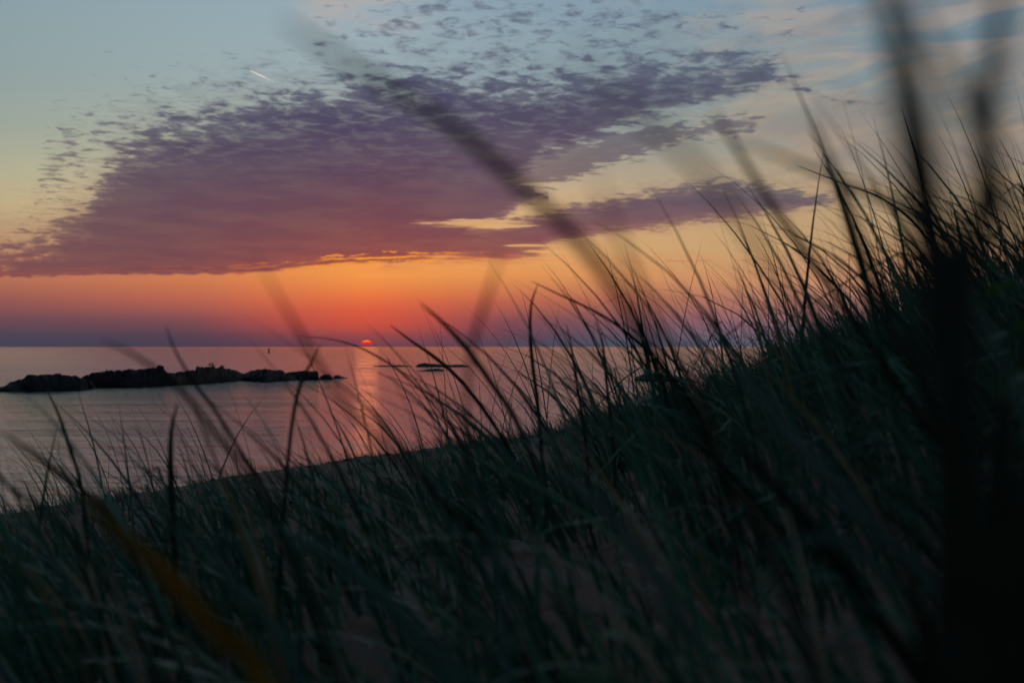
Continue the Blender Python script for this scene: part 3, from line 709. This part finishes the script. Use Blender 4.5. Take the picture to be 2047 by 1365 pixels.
blade([(1590,330),(1680,365),(1760,395),(1830,450),(1890,540),(1940,660)], 4.6, .009, 'dark', 'sharp thin arching blade under the crossing at right')
blade([(170,995),(240,1065),(310,1125),(380,1200),(450,1280),(530,1370)], .58, .0105, 'ochre', 'ochre yellow blade at lower left, only one of that colour', d2=.62)
blade([(1460,725),(1520,790),(1590,880),(1680,980),(1780,1090),(1900,1230)], .70, .0080, 'grey', 'pale bluish blade slanting down through the dark mass at right')
blade([(1085,955),(1150,970),(1220,1030),(1290,1120),(1360,1230),(1440,1390)], .75, .0072, 'grey', 'pale drooping blade over the bare sand, lower middle')
blade([(560,1070),(660,1110),(760,1190),(850,1290),(930,1400)], .75, .0110, 'teal', 'wide teal blade right of the ochre one')
blade([(330,1040),(420,1110),(480,1190),(560,1280)], .9, .0085, 'teal', 'teal blade lying just above the ochre one')
blade([(1075,568),(1062,610),(1060,670),(1066,740),(1074,800),(1080,870),(1088,960)], 3.0, .0095, 'dark', 'upright blade with a hooked tip at the left end of the tall grass', d2=3.1)
blade([(1062,562),(1110,585),(1180,618),(1240,655),(1310,720),(1380,800),(1430,900)], 3.2, .0070, 'dark', 'arching blade whose tip meets the hooked one')
blade([(355,805),(343,860),(341,930),(345,1010),(350,1120),(356,1240)], 2.1, .0125, 'dark', 'thick dark upright stem standing alone before the left water')
blade([(330,650),(350,700),(385,760),(430,820),(480,900),(540,1000)], 1.9, .0060, 'dark', 'blade tip crossing the rocky islet left of the tallest hump')
blade([(205,680),(260,705),(320,745),(380,800),(440,880),(520,990)], 1.1, .0048, 'dark', 'blurred blade over the left part of the long rock hump')
blade([(640,690),(622,725),(600,770),(585,840),(575,930)], 2.3, .0075, 'dark', 'short blade leaning right, in front of the small boulders')
blade([(600,672),(660,678),(720,695),(790,735),(850,790),(905,860),(950,960)], 3.2, .0048, 'dark', 'thin arched blade passing right below the sun')
blade([(780,650),(820,680),(870,715),(920,760),(975,830),(1030,920)], 3.4, .0105, 'dark', 'pointed blade rising just right of the sun')
blade([(840,605),(885,645),(935,700),(985,770),(1040,860)], 2.0, .0090, 'green', 'blurred blade above and right of the pointed one by the sun')
blade([(1132,648),(1143,700),(1152,760),(1162,820),(1172,900)], 3.2, .0072, 'dark', 'stiff upright blade, first one right of the hooked blade')
blade([(1190,640),(1205,690),(1212,760),(1222,850)], 3.4, .0080, 'dark', 'stiff upright blade, second one right of the hooked blade')
blade([(90,770),(118,830),(138,890),(160,960),(172,1060)], 2.6, .0100, 'dark', 'leaning blade before the palest water at far left')
blade([(1600,1450),(1500,1250),(1560,1100),(1690,1090),(1830,1230),(1900,1400)][1:], .7, .0048, 'teal', 'thin blade bowed over, lower right')
blade([(-20,950),(40,985),(110,1040),(190,1130),(260,1240),(330,1390)], 1.2, .0070, 'green', 'blade curving in from the left edge')
blade([(930,940),(962,1010),(985,1090),(1000,1200),(1020,1400)], .95, .0062, 'teal', 'nearly upright teal blade in the lower middle')
blade([(0,860),(60,900),(120,945),(190,1000),(250,1080)], 1.3, .0075, 'green', 'broad blurred blade drooping over the far-left shore')
blade([(1860,1400),(1750,1230),(1650,1090),(1540,960),(1440,860)][::-1], .8, .0110, 'dark', 'dark wide blade under the pale bluish one')
# the foot of the big clump that darkens the right side
rc = random.Random(3)
k = 0
DESC = ['short and stubby', 'tall and nearly upright', 'leaning out to the left', 'lowest', 'half hidden', 'curling outward', 'thinnest', 'broadest', 'straight as a rod', 'bowed', 'ragged', 'outermost',
        'sharply pointed', 'tilted to the right', 'doubled-over', 'innermost', 'slightly twisted', 'darkest']
for k in range(18):
    x0 = 1875 + 180 * rc.random(); top_ = 720 + 360 * rc.random() + (200 if x0 < 1915 else 0); ln2 = rc.uniform(-70, 30)
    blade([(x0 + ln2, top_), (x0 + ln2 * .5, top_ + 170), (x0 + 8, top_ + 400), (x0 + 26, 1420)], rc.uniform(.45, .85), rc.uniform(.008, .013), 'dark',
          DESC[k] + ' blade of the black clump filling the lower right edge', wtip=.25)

# ------------------------------------------------------------------ broad-leaved plants
def leafmat(name, c):
    return blade_mat(name, c, .45, .5)
LM = leafmat('broad_leaf', (0.055, 0.12, 0.022)); SM = leafmat('plant_stem', (0.05, 0.08, 0.03))
def leafy(px, py, d, hgt, n, size, label, seed):
    r = random.Random(seed); p = at(px, py, d); g0 = gz(p.x, p.y); top_ = p.z
    e = bpy.data.objects.new('leafy_plant', None); C.collection.objects.link(e); e.location = (p.x, p.y, g0); tag(e, label, 'plant', 'broad-leaved plants among the grass')
    H_ = top_ - g0; V = []; Fc = []
    for j in range(9):
        f = j / 8; rad = .0035 * (1 - .6 * f)
        for q in range(6): V.append((rad * math.cos(q * 1.047) + .03 * f * f, rad * math.sin(q * 1.047), f * H_))
    for j in range(8):
        for q in range(6): Fc.append((j * 6 + q, j * 6 + (q + 1) % 6, (j + 1) * 6 + (q + 1) % 6, (j + 1) * 6 + q))
    obj('stem', V, Fc, SM, e)
    for q in range(n):
        f = 1 - hgt / max(H_, .05) * (q / n); f = max(.15, f); az_ = q * 2.4 + r.uniform(-.3, .3); s = size * r.uniform(.7, 1.2)
        V = []; Fc = []; dz = r.uniform(-.1, .6)
        for i in range(8):
            u = i / 7; wd_ = s * .36 * math.sin(math.pi * min(1, u * .96 + .03)) ** .8
            cx_ = math.cos(az_) * s * u; cy_ = math.sin(az_) * s * u; cz_ = s * (dz * u - .55 * u * u)
            for sgn, zz in ((-1, .12), (0, 0), (1, .12)):
                V.append((cx_ - math.sin(az_) * wd_ * sgn, cy_ + math.cos(az_) * wd_ * sgn, cz_ + zz * wd_))
        for i in range(7):
            for c_ in range(2): Fc.append((i * 3 + c_, i * 3 + c_ + 1, (i + 1) * 3 + c_ + 1, (i + 1) * 3 + c_))
        lf = obj('leaf', V, Fc, LM, e, True); lf.location = (.03 * f * f, 0, f * H_)
leafy(2015, 545, 1.5, .30, 16, .055, 'leafy bright green plant showing through grass, higher of two at right edge', 2)
leafy(2052, 610, 1.35, .22, 12, .05, 'yellow-green leaves cut by the right edge of the view', 6)
leafy(1120, 1275, 1.25, .12, 8, .06, 'low green-leaved plant on the sand at the bottom', 12)
